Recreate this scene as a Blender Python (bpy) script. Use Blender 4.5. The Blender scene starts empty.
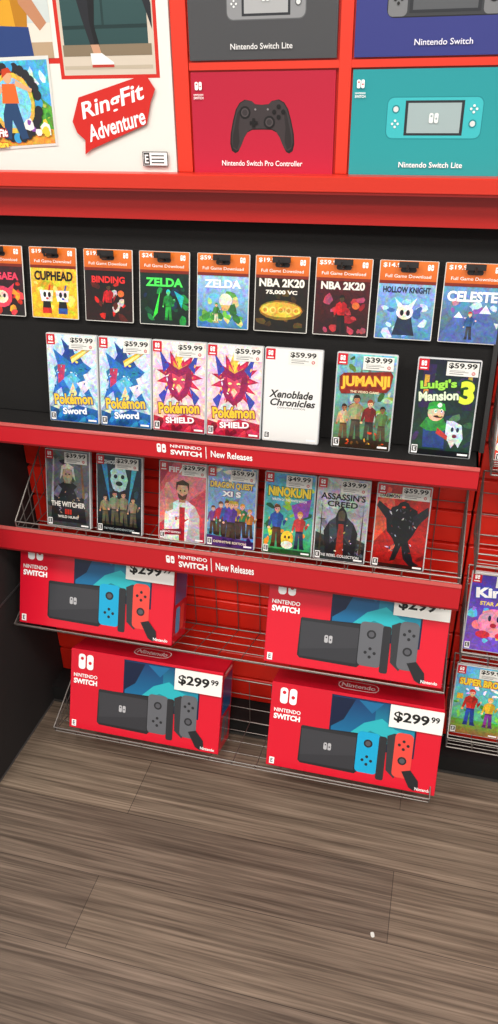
import bpy, math, random
from mathutils import Vector, Matrix
from mathutils.geometry import tessellate_polygon
H=1.40
scene=bpy.context.scene
scene.view_settings.view_transform='Standard'

# ---------------------------------------------------------------- camera
Xc=Vector((3299,-382,752)).normalized(); Zc=Vector((-21,1298,752)).normalized(); Yc=Zc.cross(Xc)
cam_d=bpy.data.cameras.new('camera'); cam=bpy.data.objects.new('camera',cam_d)
scene.collection.objects.link(cam)
cam_d.sensor_fit='AUTO'; cam_d.sensor_width=36; cam_d.lens=752/1024*36; cam_d.clip_start=.02
cam.matrix_world=Matrix.Translation((0,0,H)) @ Matrix((Xc,Yc,Zc)).to_4x4()
scene.camera=cam

# ---------------------------------------------------------------- colour / materials
def lin(h):
    if isinstance(h,tuple): return h
    h=h.lstrip('#'); r=[]
    for i in (0,2,4):
        c=int(h[i:i+2],16)/255
        r.append(c/12.92 if c<=.04045 else ((c+.055)/1.055)**2.4)
    return tuple(r)
def mk(name,rough=.5,metal=0,spec=.5,attr=True,col=None,coat=0,bump=None,vary=None):
    m=bpy.data.materials.new(name); m.use_nodes=True
    nt=m.node_tree; p=nt.nodes['Principled BSDF']
    p.inputs['Roughness'].default_value=rough; p.inputs['Metallic'].default_value=metal
    p.inputs['Specular IOR Level'].default_value=spec
    p.inputs['Coat Weight'].default_value=coat; p.inputs['Coat Roughness'].default_value=.12
    tc=nt.nodes.new('ShaderNodeTexCoord')
    if attr:
        a=nt.nodes.new('ShaderNodeAttribute'); a.attribute_name='Col'
        src=a.outputs['Color']
        if vary:   # printed illustration: painterly colour variation
            for sc,amt,det in vary:
                n=nt.nodes.new('ShaderNodeTexNoise'); n.inputs['Scale'].default_value=sc; n.inputs['Detail'].default_value=det; n.inputs['Distortion'].default_value=1.2
                nt.links.new(tc.outputs['Object'],n.inputs['Vector'])
                mr=nt.nodes.new('ShaderNodeVectorMath'); mr.operation='MULTIPLY_ADD'
                mr.inputs[1].default_value=(amt*2,)*3; mr.inputs[2].default_value=(1-amt,)*3
                nt.links.new(n.outputs['Color'],mr.inputs[0])
                mu=nt.nodes.new('ShaderNodeVectorMath'); mu.operation='MULTIPLY'
                nt.links.new(src,mu.inputs[0]); nt.links.new(mr.outputs[0],mu.inputs[1]); src=mu.outputs[0]
        nt.links.new(src,p.inputs['Base Color'])
    elif col: p.inputs['Base Color'].default_value=(*lin(col),1)
    if bump:
        n=nt.nodes.new('ShaderNodeTexNoise'); n.inputs['Scale'].default_value=bump[0]
        b=nt.nodes.new('ShaderNodeBump'); b.inputs['Strength'].default_value=bump[1]; b.inputs['Distance'].default_value=.002
        nt.links.new(tc.outputs['Object'],n.inputs['Vector'])
        nt.links.new(n.outputs['Fac'],b.inputs['Height']); nt.links.new(b.outputs['Normal'],p.inputs['Normal'])
    return m
M={'print':mk('printed_card',.42,spec=.4),
   'gloss':mk('glossy_sleeve',.3,spec=.45,coat=.25),
   'art':mk('printed_illustration',.3,spec=.45,coat=.25,vary=[(70,1.0,4),(240,.75,3)]),
   'plastic':mk('coloured_plastic',.35),
   'matte':mk('matte_board',.75,spec=.25,bump=(300,.15)),
   'metal':mk('plated_wire',.4,metal=.7)}
MN=list(M)

_tc={}
def text_mesh(s,bold=.0,shear=0.0):
    k=(s,bold,shear)
    if k in _tc: return _tc[k]
    cu=bpy.data.curves.new('t','FONT'); cu.body=s; cu.size=1; cu.resolution_u=3; cu.offset=bold; cu.shear=shear
    ob=bpy.data.objects.new('t',cu); scene.collection.objects.link(ob)
    dg=bpy.context.evaluated_depsgraph_get(); me=bpy.data.meshes.new_from_object(ob.evaluated_get(dg))
    vs=[v.co.copy() for v in me.vertices]; fs=[tuple(p.vertices) for p in me.polygons]
    bpy.data.objects.remove(ob); bpy.data.curves.remove(cu); bpy.data.meshes.remove(me)
    x0=min(v.x for v in vs);x1=max(v.x for v in vs);y0=min(v.y for v in vs);y1=max(v.y for v in vs)
    r=([((v.x-x0)/(x1-x0)-.5,(v.y-y0)/(y1-y0)-.5) for v in vs],fs,(x1-x0)/(y1-y0)); _tc[k]=r; return r

class Bld:
    def __init__(s):
        s.v=[];s.f=[];s.c=[];s.m=[]; s.frame((0,0,0),(1,0,0),(0,1,0)); s.k=0; s.step=.00012; s.mat='print'; s.area(0,0,1,1)
    def frame(s,o,R,U):
        s.o=Vector(o);s.R=Vector(R).normalized();s.U=Vector(U).normalized();s.N=s.R.cross(s.U)
    def area(s,x,y,w,h): s.ax,s.ay,s.aw,s.ah=x,y,w,h
    def P(s,u,v,n): return s.o+s.R*u+s.U*v+s.N*n
    def add(s,pts,faces,cols,mat=None):
        b=len(s.v); s.v+= [Vector(p) for p in pts]
        for f in faces:
            s.f.append(tuple(b+i for i in f)); s.m.append(MN.index(mat or s.mat))
            s.c.append([cols[i] for i in f] if isinstance(cols,list) else [cols]*len(f))
    def box(s,u0,u1,v0,v1,n0,n1,col,mat='plastic',bev=0):
        col=lin(col)
        if bev<=0:
            p=[s.P(u,v,n) for n in (n0,n1) for v in (v0,v1) for u in (u0,u1)]
            s.add(p,[(0,2,3,1),(4,5,7,6),(0,1,5,4),(2,6,7,3),(0,4,6,2),(1,3,7,5)],col,mat); return
        def ring(r,inset,n):
            out=[];a0,a1,b0,b1=u0+inset,u1-inset,v0+inset,v1-inset
            for (cx,cy,st) in ((a1-r,b0+r,-90),(a1-r,b1-r,0),(a0+r,b1-r,90),(a0+r,b0+r,180)):
                for j in range(4):
                    a=math.radians(st+30*j); out.append(s.P(cx+r*math.cos(a),cy+r*math.sin(a),n))
            return out
        r=bev; c=min(bev*.4,abs(n1-n0)*.3)
        rs=[ring(r*.7,c,n0),ring(r,0,n0+c),ring(r,0,n1-c),ring(r*.7,c,n1)]
        pts=sum(rs,[]); N=16; fs=[tuple(range(N-1,-1,-1)),tuple(range(3*N,4*N))]
        for k in range(3):
            for j in range(N):
                fs.append((k*N+j,k*N+(j+1)%N,(k+1)*N+(j+1)%N,(k+1)*N+j))
        s.add(pts,fs,col,mat)
    def A(s,u,v): return s.P(s.ax+u*s.aw,s.ay+v*s.ah,s.k)
    def up(s): s.k+=s.step
    def rect(s,u0,v0,u1,v1,c,c2=None,hor=False,mat=None):
        c=lin(c);c2=lin(c2) if c2 else c
        s.add([s.A(u0,v0),s.A(u1,v0),s.A(u1,v1),s.A(u0,v1)],[(0,1,2,3)],[c,c2,c2,c] if hor else [c,c,c2,c2],mat); s.up()
    def poly(s,pts,c):
        n=len(pts)
        a=sum(pts[i][0]*pts[(i+1)%n][1]-pts[(i+1)%n][0]*pts[i][1] for i in range(n))
        if a<0: pts=pts[::-1]
        tr=tessellate_polygon([[Vector((p[0],p[1],0)) for p in pts]]); fs=[]
        for t in tr:
            p,q,r=(pts[i] for i in t)
            fs.append(t if (q[0]-p[0])*(r[1]-p[1])-(q[1]-p[1])*(r[0]-p[0])>0 else t[::-1])
        s.add([s.A(*p) for p in pts],fs,lin(c)); s.up()
    def ell(s,cx,cy,rx,ry,c,rot=0,n=14):
        asp=s.ah/s.aw; r=math.radians(rot); pts=[]
        for i in range(n):
            a=2*math.pi*i/n; x=rx*math.cos(a);y=ry*math.sin(a)*asp
            pts.append((cx+x*math.cos(r)-y*math.sin(r),cy+(x*math.sin(r)+y*math.cos(r))/asp))
        s.add([s.A(*p) for p in pts],[tuple(range(n))],lin(c)); s.up()
    def rr(s,u0,v0,u1,v1,r,c):
        asp=s.aw/s.ah; pts=[]; ry=r*asp
        for (cx,cy,st) in ((u1-r,v0+ry,-90),(u1-r,v1-ry,0),(u0+r,v1-ry,90),(u0+r,v0+ry,180)):
            for j in range(5):
                a=math.radians(st+22.5*j); pts.append((cx+r*math.cos(a),cy+ry*math.sin(a)))
        s.add([s.A(*p) for p in pts],[tuple(range(20))],lin(c)); s.up()
    def txt(s,t,cx,cy,w,h,c,bold=.02,rot=0,shear=0,out=None,fit=True):
        if out: 
            s.txt(t,cx,cy,w*1.04,h*1.15,out,bold+.05,rot,shear)
        vs,fs,asp=text_mesh(t,bold,shear)
        W=w*s.aw;Hh=h*s.ah
        if not fit: W=Hh*asp
        r=math.radians(rot);pts=[]
        for x,y in vs:
            x*=W;y*=Hh; pts.append(s.P(s.ax+cx*s.aw+x*math.cos(r)-y*math.sin(r),s.ay+cy*s.ah+x*math.sin(r)+y*math.cos(r),s.k))
        s.add(pts,fs,lin(c),'gloss' if s.mat=='art' else None); s.up()
    def blobs(s,n,pal,reg,size,seed,elong=2):
        rnd=random.Random(seed); st=s.step; s.step*=.5
        for i in range(n):
            x,y=rnd.uniform(reg[0],reg[2]),rnd.uniform(reg[1],reg[3]); r1=size*rnd.uniform(.5,1.2); r2=r1/elong; c=rnd.choice(pal); a=rnd.uniform(0,6.28)
            ry=s.aw/s.ah; pts=[]
            for j in range(7):
                t=6.283*j/7; q=rnd.uniform(.6,1.15); px=r1*math.cos(t)*q;py=r2*math.sin(t)*q
                X=px*math.cos(a)-py*math.sin(a);Y=px*math.sin(a)+py*math.cos(a)
                pts.append((min(max(x+X,0),1),min(max(y+Y*ry,0),1)))
            s.add([s.A(x,y)]+[s.A(*p) for p in pts],[(0,j+1,(j+1)%7+1) for j in range(7)],lin(c)); s.up()
        s.step=st
    def rays(s,cx,cy,n,r,c,w=.3):
        ry=s.aw/s.ah
        for i in range(n):
            a=6.283*i/n; pts=[(cx,cy)]
            for t in (a,a+6.283/n*w): pts.append((min(max(cx+r*math.cos(t),0),1),min(max(cy+r*ry*math.sin(t),0),1)))
            s.add([s.A(*p) for p in pts],[(0,1,2)],lin(c))
        s.up()
    def man(s,x,y,h,skin,hair,top,bot,flip=1):
        w=h*.2*s.ah/s.aw*flip; ra=s.aw/s.ah
        dk=lambda c,t=.55: tuple(q*t for q in lin(c))
        f=lambda a,b:(x+a*w,y+b*h)
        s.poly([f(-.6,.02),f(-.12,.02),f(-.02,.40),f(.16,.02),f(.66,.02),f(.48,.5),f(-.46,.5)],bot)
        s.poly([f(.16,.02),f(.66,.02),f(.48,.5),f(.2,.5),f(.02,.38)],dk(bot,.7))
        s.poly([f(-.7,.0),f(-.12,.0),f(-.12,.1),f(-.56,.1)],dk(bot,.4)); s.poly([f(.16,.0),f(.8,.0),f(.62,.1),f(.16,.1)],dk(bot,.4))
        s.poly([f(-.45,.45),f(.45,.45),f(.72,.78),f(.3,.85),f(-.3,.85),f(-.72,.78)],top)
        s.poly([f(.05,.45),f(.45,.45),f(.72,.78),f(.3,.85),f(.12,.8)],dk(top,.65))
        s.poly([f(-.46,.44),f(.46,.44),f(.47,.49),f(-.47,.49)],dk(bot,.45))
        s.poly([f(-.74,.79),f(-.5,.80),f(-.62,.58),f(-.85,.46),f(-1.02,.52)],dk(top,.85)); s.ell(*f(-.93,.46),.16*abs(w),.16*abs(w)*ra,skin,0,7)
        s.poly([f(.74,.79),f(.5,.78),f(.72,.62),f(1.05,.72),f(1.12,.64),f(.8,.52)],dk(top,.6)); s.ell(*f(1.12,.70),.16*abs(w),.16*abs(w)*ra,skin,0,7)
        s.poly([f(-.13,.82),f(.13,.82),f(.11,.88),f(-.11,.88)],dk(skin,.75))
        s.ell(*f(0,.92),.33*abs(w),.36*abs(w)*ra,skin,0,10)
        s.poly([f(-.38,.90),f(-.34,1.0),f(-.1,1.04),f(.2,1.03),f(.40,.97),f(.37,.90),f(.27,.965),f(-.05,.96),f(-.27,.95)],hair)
        s.ell(*f(-.12,.925),.05*abs(w),.05*abs(w)*ra,'181214',0,5); s.ell(*f(.14,.925),.05*abs(w),.05*abs(w)*ra,'181214',0,5)
    def icon(s,cx,cy,w,c,d='c01528'):
        h=w*s.aw/s.ah
        s.rr(cx-w/2,cy-h/2,cx-.04*w,cy+h/2,w*.18,c); 
        s.rr(cx+.06*w,cy-h/2,cx+w/2,cy+h/2,w*.18,c)
        s.ell(cx-.26*w,cy+.2*h,w*.11,h*.11,d); s.ell(cx+.28*w,cy-.05*h,w*.11,h*.11,d)
    def tube(s,p,q,r,col='7c7672',n=6):
        p=Vector(p);q=Vector(q);d=(q-p).normalized();a=d.orthogonal().normalized();b=d.cross(a)
        pts=[c+a*(r*math.cos(2*math.pi*i/n))+b*(r*math.sin(2*math.pi*i/n)) for c in (p,q) for i in range(n)]
        s.add(pts,[(i,(i+1)%n,n+(i+1)%n,n+i) for i in range(n)]+[tuple(range(n-1,-1,-1)),tuple(range(n,2*n))],lin(col),'metal')
    def make(s,name,parent=None):
        c=sum(s.v,Vector())/len(s.v)
        me=bpy.data.meshes.new(name); me.from_pydata([v-c for v in s.v],[],s.f)
        at=me.color_attributes.new('Col','FLOAT_COLOR','CORNER')
        flat=[]
        for cc in s.c:
            for q in cc: flat+= [q[0],q[1],q[2],1.]
        at.data.foreach_set('color',flat)
        used=sorted(set(s.m)); 
        for u in used: me.materials.append(M[MN[u]])
        me.polygons.foreach_set('material_index',[used.index(m) for m in s.m])
        me.update()
        ob=bpy.data.objects.new(name,me); ob.location=c; scene.collection.objects.link(ob)
        if parent: ob.parent=parent; ob.matrix_parent_inverse=Matrix.Translation(parent.location).inverted()
        return ob

# ---------------------------------------------------------------- floor
def floor_mat():
    m=bpy.data.materials.new('wood_plank_floor'); m.use_nodes=True; nt=m.node_tree; N=nt.nodes.new; L=nt.links.new
    p=nt.nodes['Principled BSDF']; tc=N('ShaderNodeTexCoord')
    br=N('ShaderNodeTexBrick'); br.inputs['Scale'].default_value=1
    br.inputs['Brick Width'].default_value=.92; br.inputs['Row Height'].default_value=.152
    br.inputs['Mortar Size'].default_value=.0009; br.inputs['Mortar Smooth'].default_value=.5
    br.inputs['Color1'].default_value=(*lin('847668'),1); br.inputs['Color2'].default_value=(*lin('6f6258'),1)
    br.inputs['Mortar'].default_value=(*lin('413832'),1); br.offset=.37
    mp0=N('ShaderNodeMapping'); mp0.inputs['Location'].default_value=(.55,.07,0)
    L(tc.outputs['Object'],mp0.inputs['Vector']); L(mp0.outputs[0],br.inputs['Vector'])
    def mul(x,y):
        a=N('ShaderNodeMix'); a.data_type='RGBA'; a.blend_type='MULTIPLY'; a.inputs[0].default_value=1
        L(x,a.inputs[6]); L(y,a.inputs[7]); return a.outputs[2]
    def streak(sc,det,p0,p1,c0,c1,dist=.3,rough=.6):
        mp=N('ShaderNodeMapping'); mp.inputs['Scale'].default_value=sc; L(tc.outputs['Object'],mp.inputs['Vector'])
        n=N('ShaderNodeTexNoise'); n.inputs['Scale'].default_value=1; n.inputs['Detail'].default_value=det; n.inputs['Roughness'].default_value=rough; n.inputs['Distortion'].default_value=dist
        L(mp.outputs[0],n.inputs['Vector']); cr=N('ShaderNodeValToRGB')
        cr.color_ramp.elements[0].position=p0; cr.color_ramp.elements[0].color=(*c0,1)
        cr.color_ramp.elements[1].position=p1; cr.color_ramp.elements[1].color=(*c1,1); L(n.outputs['Fac'],cr.inputs['Fac']); return n,cr.outputs[0]
    n1,s1=streak((3.5,170,1),4,.36,.64,(.50,.48,.46),(1.22,1.21,1.19))
    n2,s2=streak((1.4,46,1),3,.34,.66,(.68,.66,.64),(1.18,1.17,1.15))
    n3,s3=streak((1.1,6,1),2,.3,.7,(.9,.89,.88),(1.08,1.08,1.08))
    L(mul(mul(mul(br.outputs['Color'],s1),s2),s3),p.inputs['Base Color'])
    p.inputs['Roughness'].default_value=.48
    bp=N('ShaderNodeBump'); bp.inputs['Strength'].default_value=.12; bp.inputs['Distance'].default_value=.002
    L(n1.outputs['Fac'],bp.inputs['Height']); L(bp.outputs[0],p.inputs['Normal'])
    return m
def plane_box(name,x0,x1,y0,y1,z0,z1,mat):
    me=bpy.data.meshes.new(name)
    v=[(x,y,z) for z in (z0,z1) for y in (y0,y1) for x in (x0,x1)]
    me.from_pydata(v,[],[(0,2,3,1),(4,5,7,6),(0,1,5,4),(2,6,7,3),(0,4,6,2),(1,3,7,5)]); me.materials.append(mat)
    ob=bpy.data.objects.new(name,me); scene.collection.objects.link(ob); return ob
plane_box('floor',-3,3,-3,1.5,-.05,0,floor_mat())
wallm=mk('wall_paint',.8,attr=False,col='3a3634'); ceilm=mk('ceiling_tile',.9,attr=False,col='d8d6d0')
plane_box('wall_back',-3,3,1.5,1.6,0,3,wallm)
plane_box('ceiling',-3,3,-3,1.6,3,3.05,ceilm)

# ---------------------------------------------------------------- slatwall
def zz(Z): return Z+H
def slatwall(x0,x1,z0,z1):
    b=Bld(); b.frame((0,1.36,0),(1,0,0),(0,0,1))
    b.box(x0,x1,z0,z1,-.10,0,'98140e','plastic')
    z=z0
    while z<z1-.01:
        t=min(z+.069,z1)
        b.box(x0,x1,z,t,.0,.018,'de2616','plastic',bev=.003)
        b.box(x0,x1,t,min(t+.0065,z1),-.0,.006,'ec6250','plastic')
        z+=.0755
    return b.make('slatwall_panel')
slatwall(-.869,.098,.052,.79)
slatwall(.102,.75,.052,1.17)
b=Bld(); b.frame((0,0,0),(1,0,0),(0,0,1))
b.box(-.869,.75,0.0,.05,-1.44,-1.275,'1b1a1a','matte'); b.box(-.869,.75,.0,.006,-1.275,-1.272,'3a3836','plastic'); b.make('baseboard_back')
b=Bld(); b.frame((-.892,0,0),(0,1,0),(0,0,1))
b.box(.985,1.45,0,.785,-.0,.022,'2b2828','matte'); b.box(.985,1.45,.0,.004,.022,.024,'4a4848','plastic')
b.box(.98,.987,0,.785,-.001,.024,'4a494a','plastic'); b.box(.985,1.27,.40,.405,.022,.0235,'3f3d3e','plastic')
b.make('divider_panel')

# ---------------------------------------------------------------- header
Yh=1.30; F=Yh
b=Bld(); b.frame((0,Yh,H),(1,0,0),(0,0,1))
b.box(-1.3,1.0,-.212,.30,-.15,-.004,'cf2a1c','plastic')
for x0,x1 in ((-.351*F,-.3285*F),(-.1495*F,-.132*F),(.0445*F,.060*F),(.236*F,.25*F)):
    b.box(x0+.002,x1-.002,-.136,.30,-.004,.003,'dd3620','plastic',bev=.001)
b.box(-.329*F,.8,.0055*F+.002,.0165*F-.002,-.004,.0025,'dd3620','plastic')
b.box(-1.3,1.0,-.160,-.1365,-.004,.036,'cf301e','plastic',bev=.004)
b.box(-1.3,1.0,-.163,-.160,-.004,.034,'8c1510','plastic')
b.box(-1.3,1.0,-.212,-.165,-.004,.004,'b01c18','plastic')
header=b.make('display_header')

def poster(x0,x1,z0,z1,bg,art,name='product_poster',bg2=None):
    b=Bld(); b.frame((x0*F,Yh,H+z0*F),(1,0,0),(0,0,1)); w=(x1-x0)*F;h=(z1-z0)*F
    b.box(0,w,0,h,-.0038,.004,bg,'plastic'); b.k=.0043; b.area(0,0,w,h); b.rect(0,0,1,1,bg,bg2 or bg); art(b); return b.make(name)
def sw_logo(b,u=.055,v=.87,c='ffffff'):
    b.icon(u,v,.05,c); b.txt('NINTENDO',u,v-.085,.07,.016,c); b.txt('SWITCH',u,v-.115,.07,.026,c)
def controller(b,cx,cy,w,c='3b3436'):
    W=w*.68; a=b.aw/b.ah
    hp=[(0,.27),(.15,.28),(.22,.34),(.38,.37),(.5,.31),(.59,.18),(.66,-.04),(.72,-.30),(.735,-.50),(.70,-.64),(.62,-.69),(.55,-.66),(.48,-.54),(.41,-.38),(.33,-.27),(.22,-.22),(0,-.215)]
    hp=hp+[(-x,y) for x,y in hp[::-1][1:-1]]
    b.poly([(cx+x*W,cy+y*W*a) for x,y in hp],'1c191a'); b.poly([(cx+x*W*.955,cy+(y*.94+.01)*W*a) for x,y in hp],c)
    for sg in (1,-1):
        b.poly([(cx+sg*x*W*.955,cy+(y*.94+.01)*W*a) for x,y in [(.5,.2),(.58,.1),(.7,-.4),(.7,-.6),(.6,-.66),(.54,-.5),(.56,-.2)]],'2a2526')
    for x,y,r in ((-.38,.12,.11),(.17,-.07,.11)):
        b.ell(cx+x*W,cy+y*W*a,r*W*1.15,r*W*1.15*a,'151314'); b.ell(cx+x*W,cy+y*W*a,r*W*.8,r*W*.8*a,'4b4446'); b.ell(cx+x*W,cy+y*W*a,r*W*.55,r*W*.55*a,'383234')
    for dx,dy in ((.1,0),(-.1,0),(0,.1),(0,-.1)):
        b.ell(cx+(.38+dx)*W,cy+(.13+dy)*W*a,.045*W,.045*W*a,'151314')
    for dx in (.14,-.14): b.ell(cx+dx*W,cy+.18*W*a,.022*W,.022*W*a,'8a8486')
    x,y=cx-.18*W,cy-.08*W*a
    b.rect(x-.09*W,y-.03*W*a,x+.09*W,y+.03*W*a,'151314'); b.rect(x-.03*W,y-.09*W*a,x+.03*W,y+.09*W*a,'151314')
def handheld(b,x0,y0,x1,y1,body,scr,edge,lite=True,lc=None,rc=None):
    b.rr(x0-.006,y0-.01,x1+.006,y1+.01,.045,edge); b.rr(x0,y0,x1,y1,.04,body); w=x1-x0;h=y1-y0;a=b.aw/b.ah
    if lc: b.rr(x0,y0,x0+.17*w,y1,.03,lc); b.rr(x1-.17*w,y0,x1,y1,.03,rc)
    b.rect(x0+.19*w,y0+.07*h,x1-.19*w,y1-.07*h,'2b2e33'); b.rect(x0+.22*w,y0+.13*h,x1-.22*w,y1-.13*h,scr)
    for cx,cy in ((x0+.09*w,y0+.72*h),(x1-.09*w,y0+.36*h)):
        b.ell(cx,cy,.042*w,.042*w*a,edge)
        b.ell(cx,cy,.028*w,.028*w*a,'d8dcdc' if lite else '222222')
    for s_,cx,cy in ((0,x0+.09*w,y0+.36*h),(1,x1-.09*w,y0+.72*h)):
        for dx,dy in ((.03,0),(-.03,0),(0,.03),(0,-.03)): b.ell(cx+dx*w,cy+dy*w*a,.013*w,.013*w*a,'e8ecec' if lite else '222222')
def a_ctrl(b):
    controller(b,.5,.55,.46); b.txt('Nintendo Switch Pro Controller',.5,.105,.58,.055,'ffffff',.01); sw_logo(b)
def a_teal(b):
    handheld(b,.24,.36,.85,.74,'3cb9c0','9fb2b4','1b858d'); b.icon(.545,.55,.06,'e8eeee','9fb2b4'); b.txt('Nintendo Switch Lite',.55,.105,.42,.055,'ffffff',.01); sw_logo(b)
def a_grey(b):
    handheld(b,.27,.36,.79,.74,'8c8e91','a9abad','5d5f62'); b.icon(.53,.55,.05,'e8eeee','a9abad'); b.txt('Nintendo Switch Lite',.5,.12,.42,.055,'e8e8e8',.01); sw_logo(b)
def a_blue(b):
    handheld(b,.2,.34,.9,.74,'3a3c40','55585c','1d1e22',False,'77797c','77797c'); b.txt('Nintendo Switch',.56,.12,.36,.055,'e8e8f4',.01); sw_logo(b)
poster(-.327,-.151,-.105,.005,'bf1c3a',a_ctrl,bg2='b41836')
poster(-.131,.0435,-.105,.005,'2a9ca0',a_teal,bg2='23949b')
poster(-.327,-.151,.017,.127,'47484b',a_grey)
poster(-.131,.0435,.017,.127,'343a80',a_blue)
poster(.0605,.235,-.105,.005,'4a4b4e',a_grey); poster(.0605,.235,.017,.127,'bb1c38',a_ctrl)

def a_ring(b):
    b.area(0,0,F,F); ox,oz=.70,.105; b.step=.00005
    q=lambda x,z:(x+ox,z+oz)
    def R(x0,z0,x1,z1,c,c2=None): b.rect(x0+ox,z0+oz,x1+ox,z1+oz,c,c2)
    def Pp(pts,c): b.poly([q(*p) for p in pts],c)
    def E(x,z,rx,rz,c,rot=0): b.ell(x+ox,z+oz,rx,rz,c,rot)
    R(-.70,.017,-.366,.19,'cc2a1e'); R(-.70,.023,-.3715,.19,'ece8e0')
    R(-.497,.0,-.366,.19,'cc2a1e'); R(-.492,.004,-.3705,.19,'d2c6b6','c8bcab')
    R(-.488,.034,-.378,.19,'2b494a','365758'); R(-.488,.052,-.378,.056,'1b3334'); R(-.436,.056,-.433,.19,'1f393a')
    R(-.49,.024,-.374,.036,'85755f'); R(-.49,.010,-.374,.014,'bdb09c')
    Pp([(-.474,.19),(-.440,.19),(-.441,.10),(-.446,.055),(-.441,.034),(-.452,.032),(-.462,.065),(-.475,.12)],'22242a'); Pp([(-.451,.19),(-.440,.19),(-.441,.10),(-.446,.055),(-.441,.034),(-.447,.033),(-.452,.06)],'14161a')
    Pp([(-.453,.036),(-.442,.036),(-.439,.024),(-.449,.024)],'c9987a'); Pp([(-.454,.027),(-.439,.027),(-.424,.017),(-.424,.013),(-.453,.013)],'eeeeee'); Pp([(-.453,.015),(-.424,.015),(-.424,.012),(-.453,.012)],'b83a30')
    Pp([(-.424,.19),(-.402,.19),(-.38,.11),(-.372,.075),(-.372,.05),(-.386,.09),(-.41,.13)],'22242a')
    R(-.70,.023,-.503,.19,'e6ded2','dcd2c2'); R(-.70,.023,-.503,.040,'b89e80'); R(-.535,.06,-.503,.19,'c9d2d0')
    Pp([(-.604,.055),(-.535,.052),(-.53,.09),(-.545,.13),(-.575,.138),(-.61,.11)],'dca028'); Pp([(-.55,.052),(-.535,.052),(-.53,.09),(-.545,.13),(-.555,.1)],'b87c18')
    Pp([(-.604,.023),(-.53,.023),(-.533,.056),(-.604,.06)],'27407a'); Pp([(-.55,.12),(-.535,.10),(-.508,.06),(-.518,.052),(-.542,.08)],'bd8462')
    E(-.567,.152,.014,.018,'c48c6a'); E(-.57,.164,.018,.014,'2d1c14')
    Pp([(-.66,.03),(-.62,.03),(-.615,.11),(-.65,.12)],'4a7c3c'); E(-.636,.137,.014,.018,'d8a888'); E(-.636,.15,.016,.012,'2d1c14')
    Pp([(-.64,-.083),(-.513,-.075),(-.511,.026),(-.64,.024)],'dcdcd8'); b.mat='art'; Pp([(-.635,-.079),(-.516,-.072),(-.514,.022),(-.635,.02)],'4bb0d8')
    b.blobs(8,['ffffff','dff2fa'],(-.625+ox,-.0+oz,-.52+ox,.015+oz),.009,5,2)
    Pp([(-.635,-.079),(-.516,-.072),(-.515,-.03),(-.54,-.012),(-.56,-.02),(-.59,-.0),(-.61,-.02),(-.635,-.01)],'5aa83c')
    Pp([(-.635,-.079),(-.516,-.072),(-.516,-.056),(-.57,-.05),(-.635,-.06)],'e8a13a')
    b.blobs(40,['3a8a38','8cc840','2c6c30','a8d050'],(-.625+ox,-.055+oz,-.52+ox,-.02+oz),.006,13,1.3)
    b.mat='print'
    for i in range(28):
        a=i*math.pi*2/28; E(-.568+.036*math.cos(a),-.026+.040*math.sin(a),.0058,.0062,'2b2b30' if i%7 else '3aa0d8')
    b.mat='art'; E(-.568,-.026,.031,.035,'e8b848'); E(-.568,-.026,.026,.029,'7fd0e8'); b.mat='print'
    Pp([(-.586,-.066),(-.577,-.068),(-.572,-.045),(-.562,-.068),(-.552,-.066),(-.559,-.038),(-.562,-.024),(-.578,-.024),(-.584,-.038)],'27456e')
    Pp([(-.583,-.026),(-.559,-.026),(-.561,-.004),(-.580,-.004)],'e46a2c'); E(-.571,.003,.006,.007,'e2ac84'); Pp([(-.579,.002),(-.577,.012),(-.568,.014),(-.563,.008),(-.570,.008)],'c8401e'); Pp([(-.578,.010),(-.592,.004),(-.594,-.010),(-.586,.0)],'d8501e')
    Pp([(-.562,-.006),(-.54,-.014),(-.538,-.010),(-.56,.000)],'e2ac84'); Pp([(-.582,-.004),(-.598,-.022),(-.594,-.025),(-.580,-.012)],'e2ac84')
    b.blobs(10,['d83a28','f0d040','f2f2ea','8a4aa8'],(-.550+ox,-.068+oz,-.524+ox,-.045+oz),.007,3,1)
    b.txt('RingFit',-.600+ox,-.062+oz,.036,.012,'ffffff',.05,3,.1,out='d3261f'); b.txt('Adventure',-.600+ox,-.074+oz,.034,.008,'ffe14a',.05,3,.1,out='d3261f')
    Pp([(-.487,-.047),(-.475,-.020),(-.383,.004),(-.372,-.012),(-.379,-.026),(-.386,-.05),(-.465,-.079),(-.474,-.085),(-.472,-.068),(-.482,-.06)],'cc261f')
    b.txt('RingFit',-.430+ox,-.027+oz,.090,.024,'ffffff',.02,15,.2)
    b.txt('Adventure',-.428+ox,-.051+oz,.082,.019,'ffffff',.02,15,.2)
    R(-.395,-.098,-.361,-.081,'222222'); R(-.394,-.097,-.362,-.082,'ffffff'); R(-.3935,-.0965,-.3855,-.0825,'111111'); b.txt('E',-.3895+ox,-.0895+oz,.005,.010,'ffffff')
    for j in range(3): R(-.383,-.0865-j*.004,-.366,-.085-j*.004,'333333')
poster(-.70,-.351,-.105,.19,'e8e6e0',a_ring,'promotional_poster')

# ---------------------------------------------------------------- black display board + shelf
th=math.radians(11)
b=Bld(); b.frame((0,1.266,zz(-.580)),(1,0,0),(0,math.sin(th),math.cos(th)))
b.box(-1.3,.094,0,.372,-.012,0,'171616','matte'); b.box(.088,.096,0,.372,0,.01,'2b2a2a','plastic')
for v in (.19,.215,.24,.265,.29,.315): b.box(-1.3,.088,v,v+.002,0,.0008,'232121','matte')
b.make('display_back_board')

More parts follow.
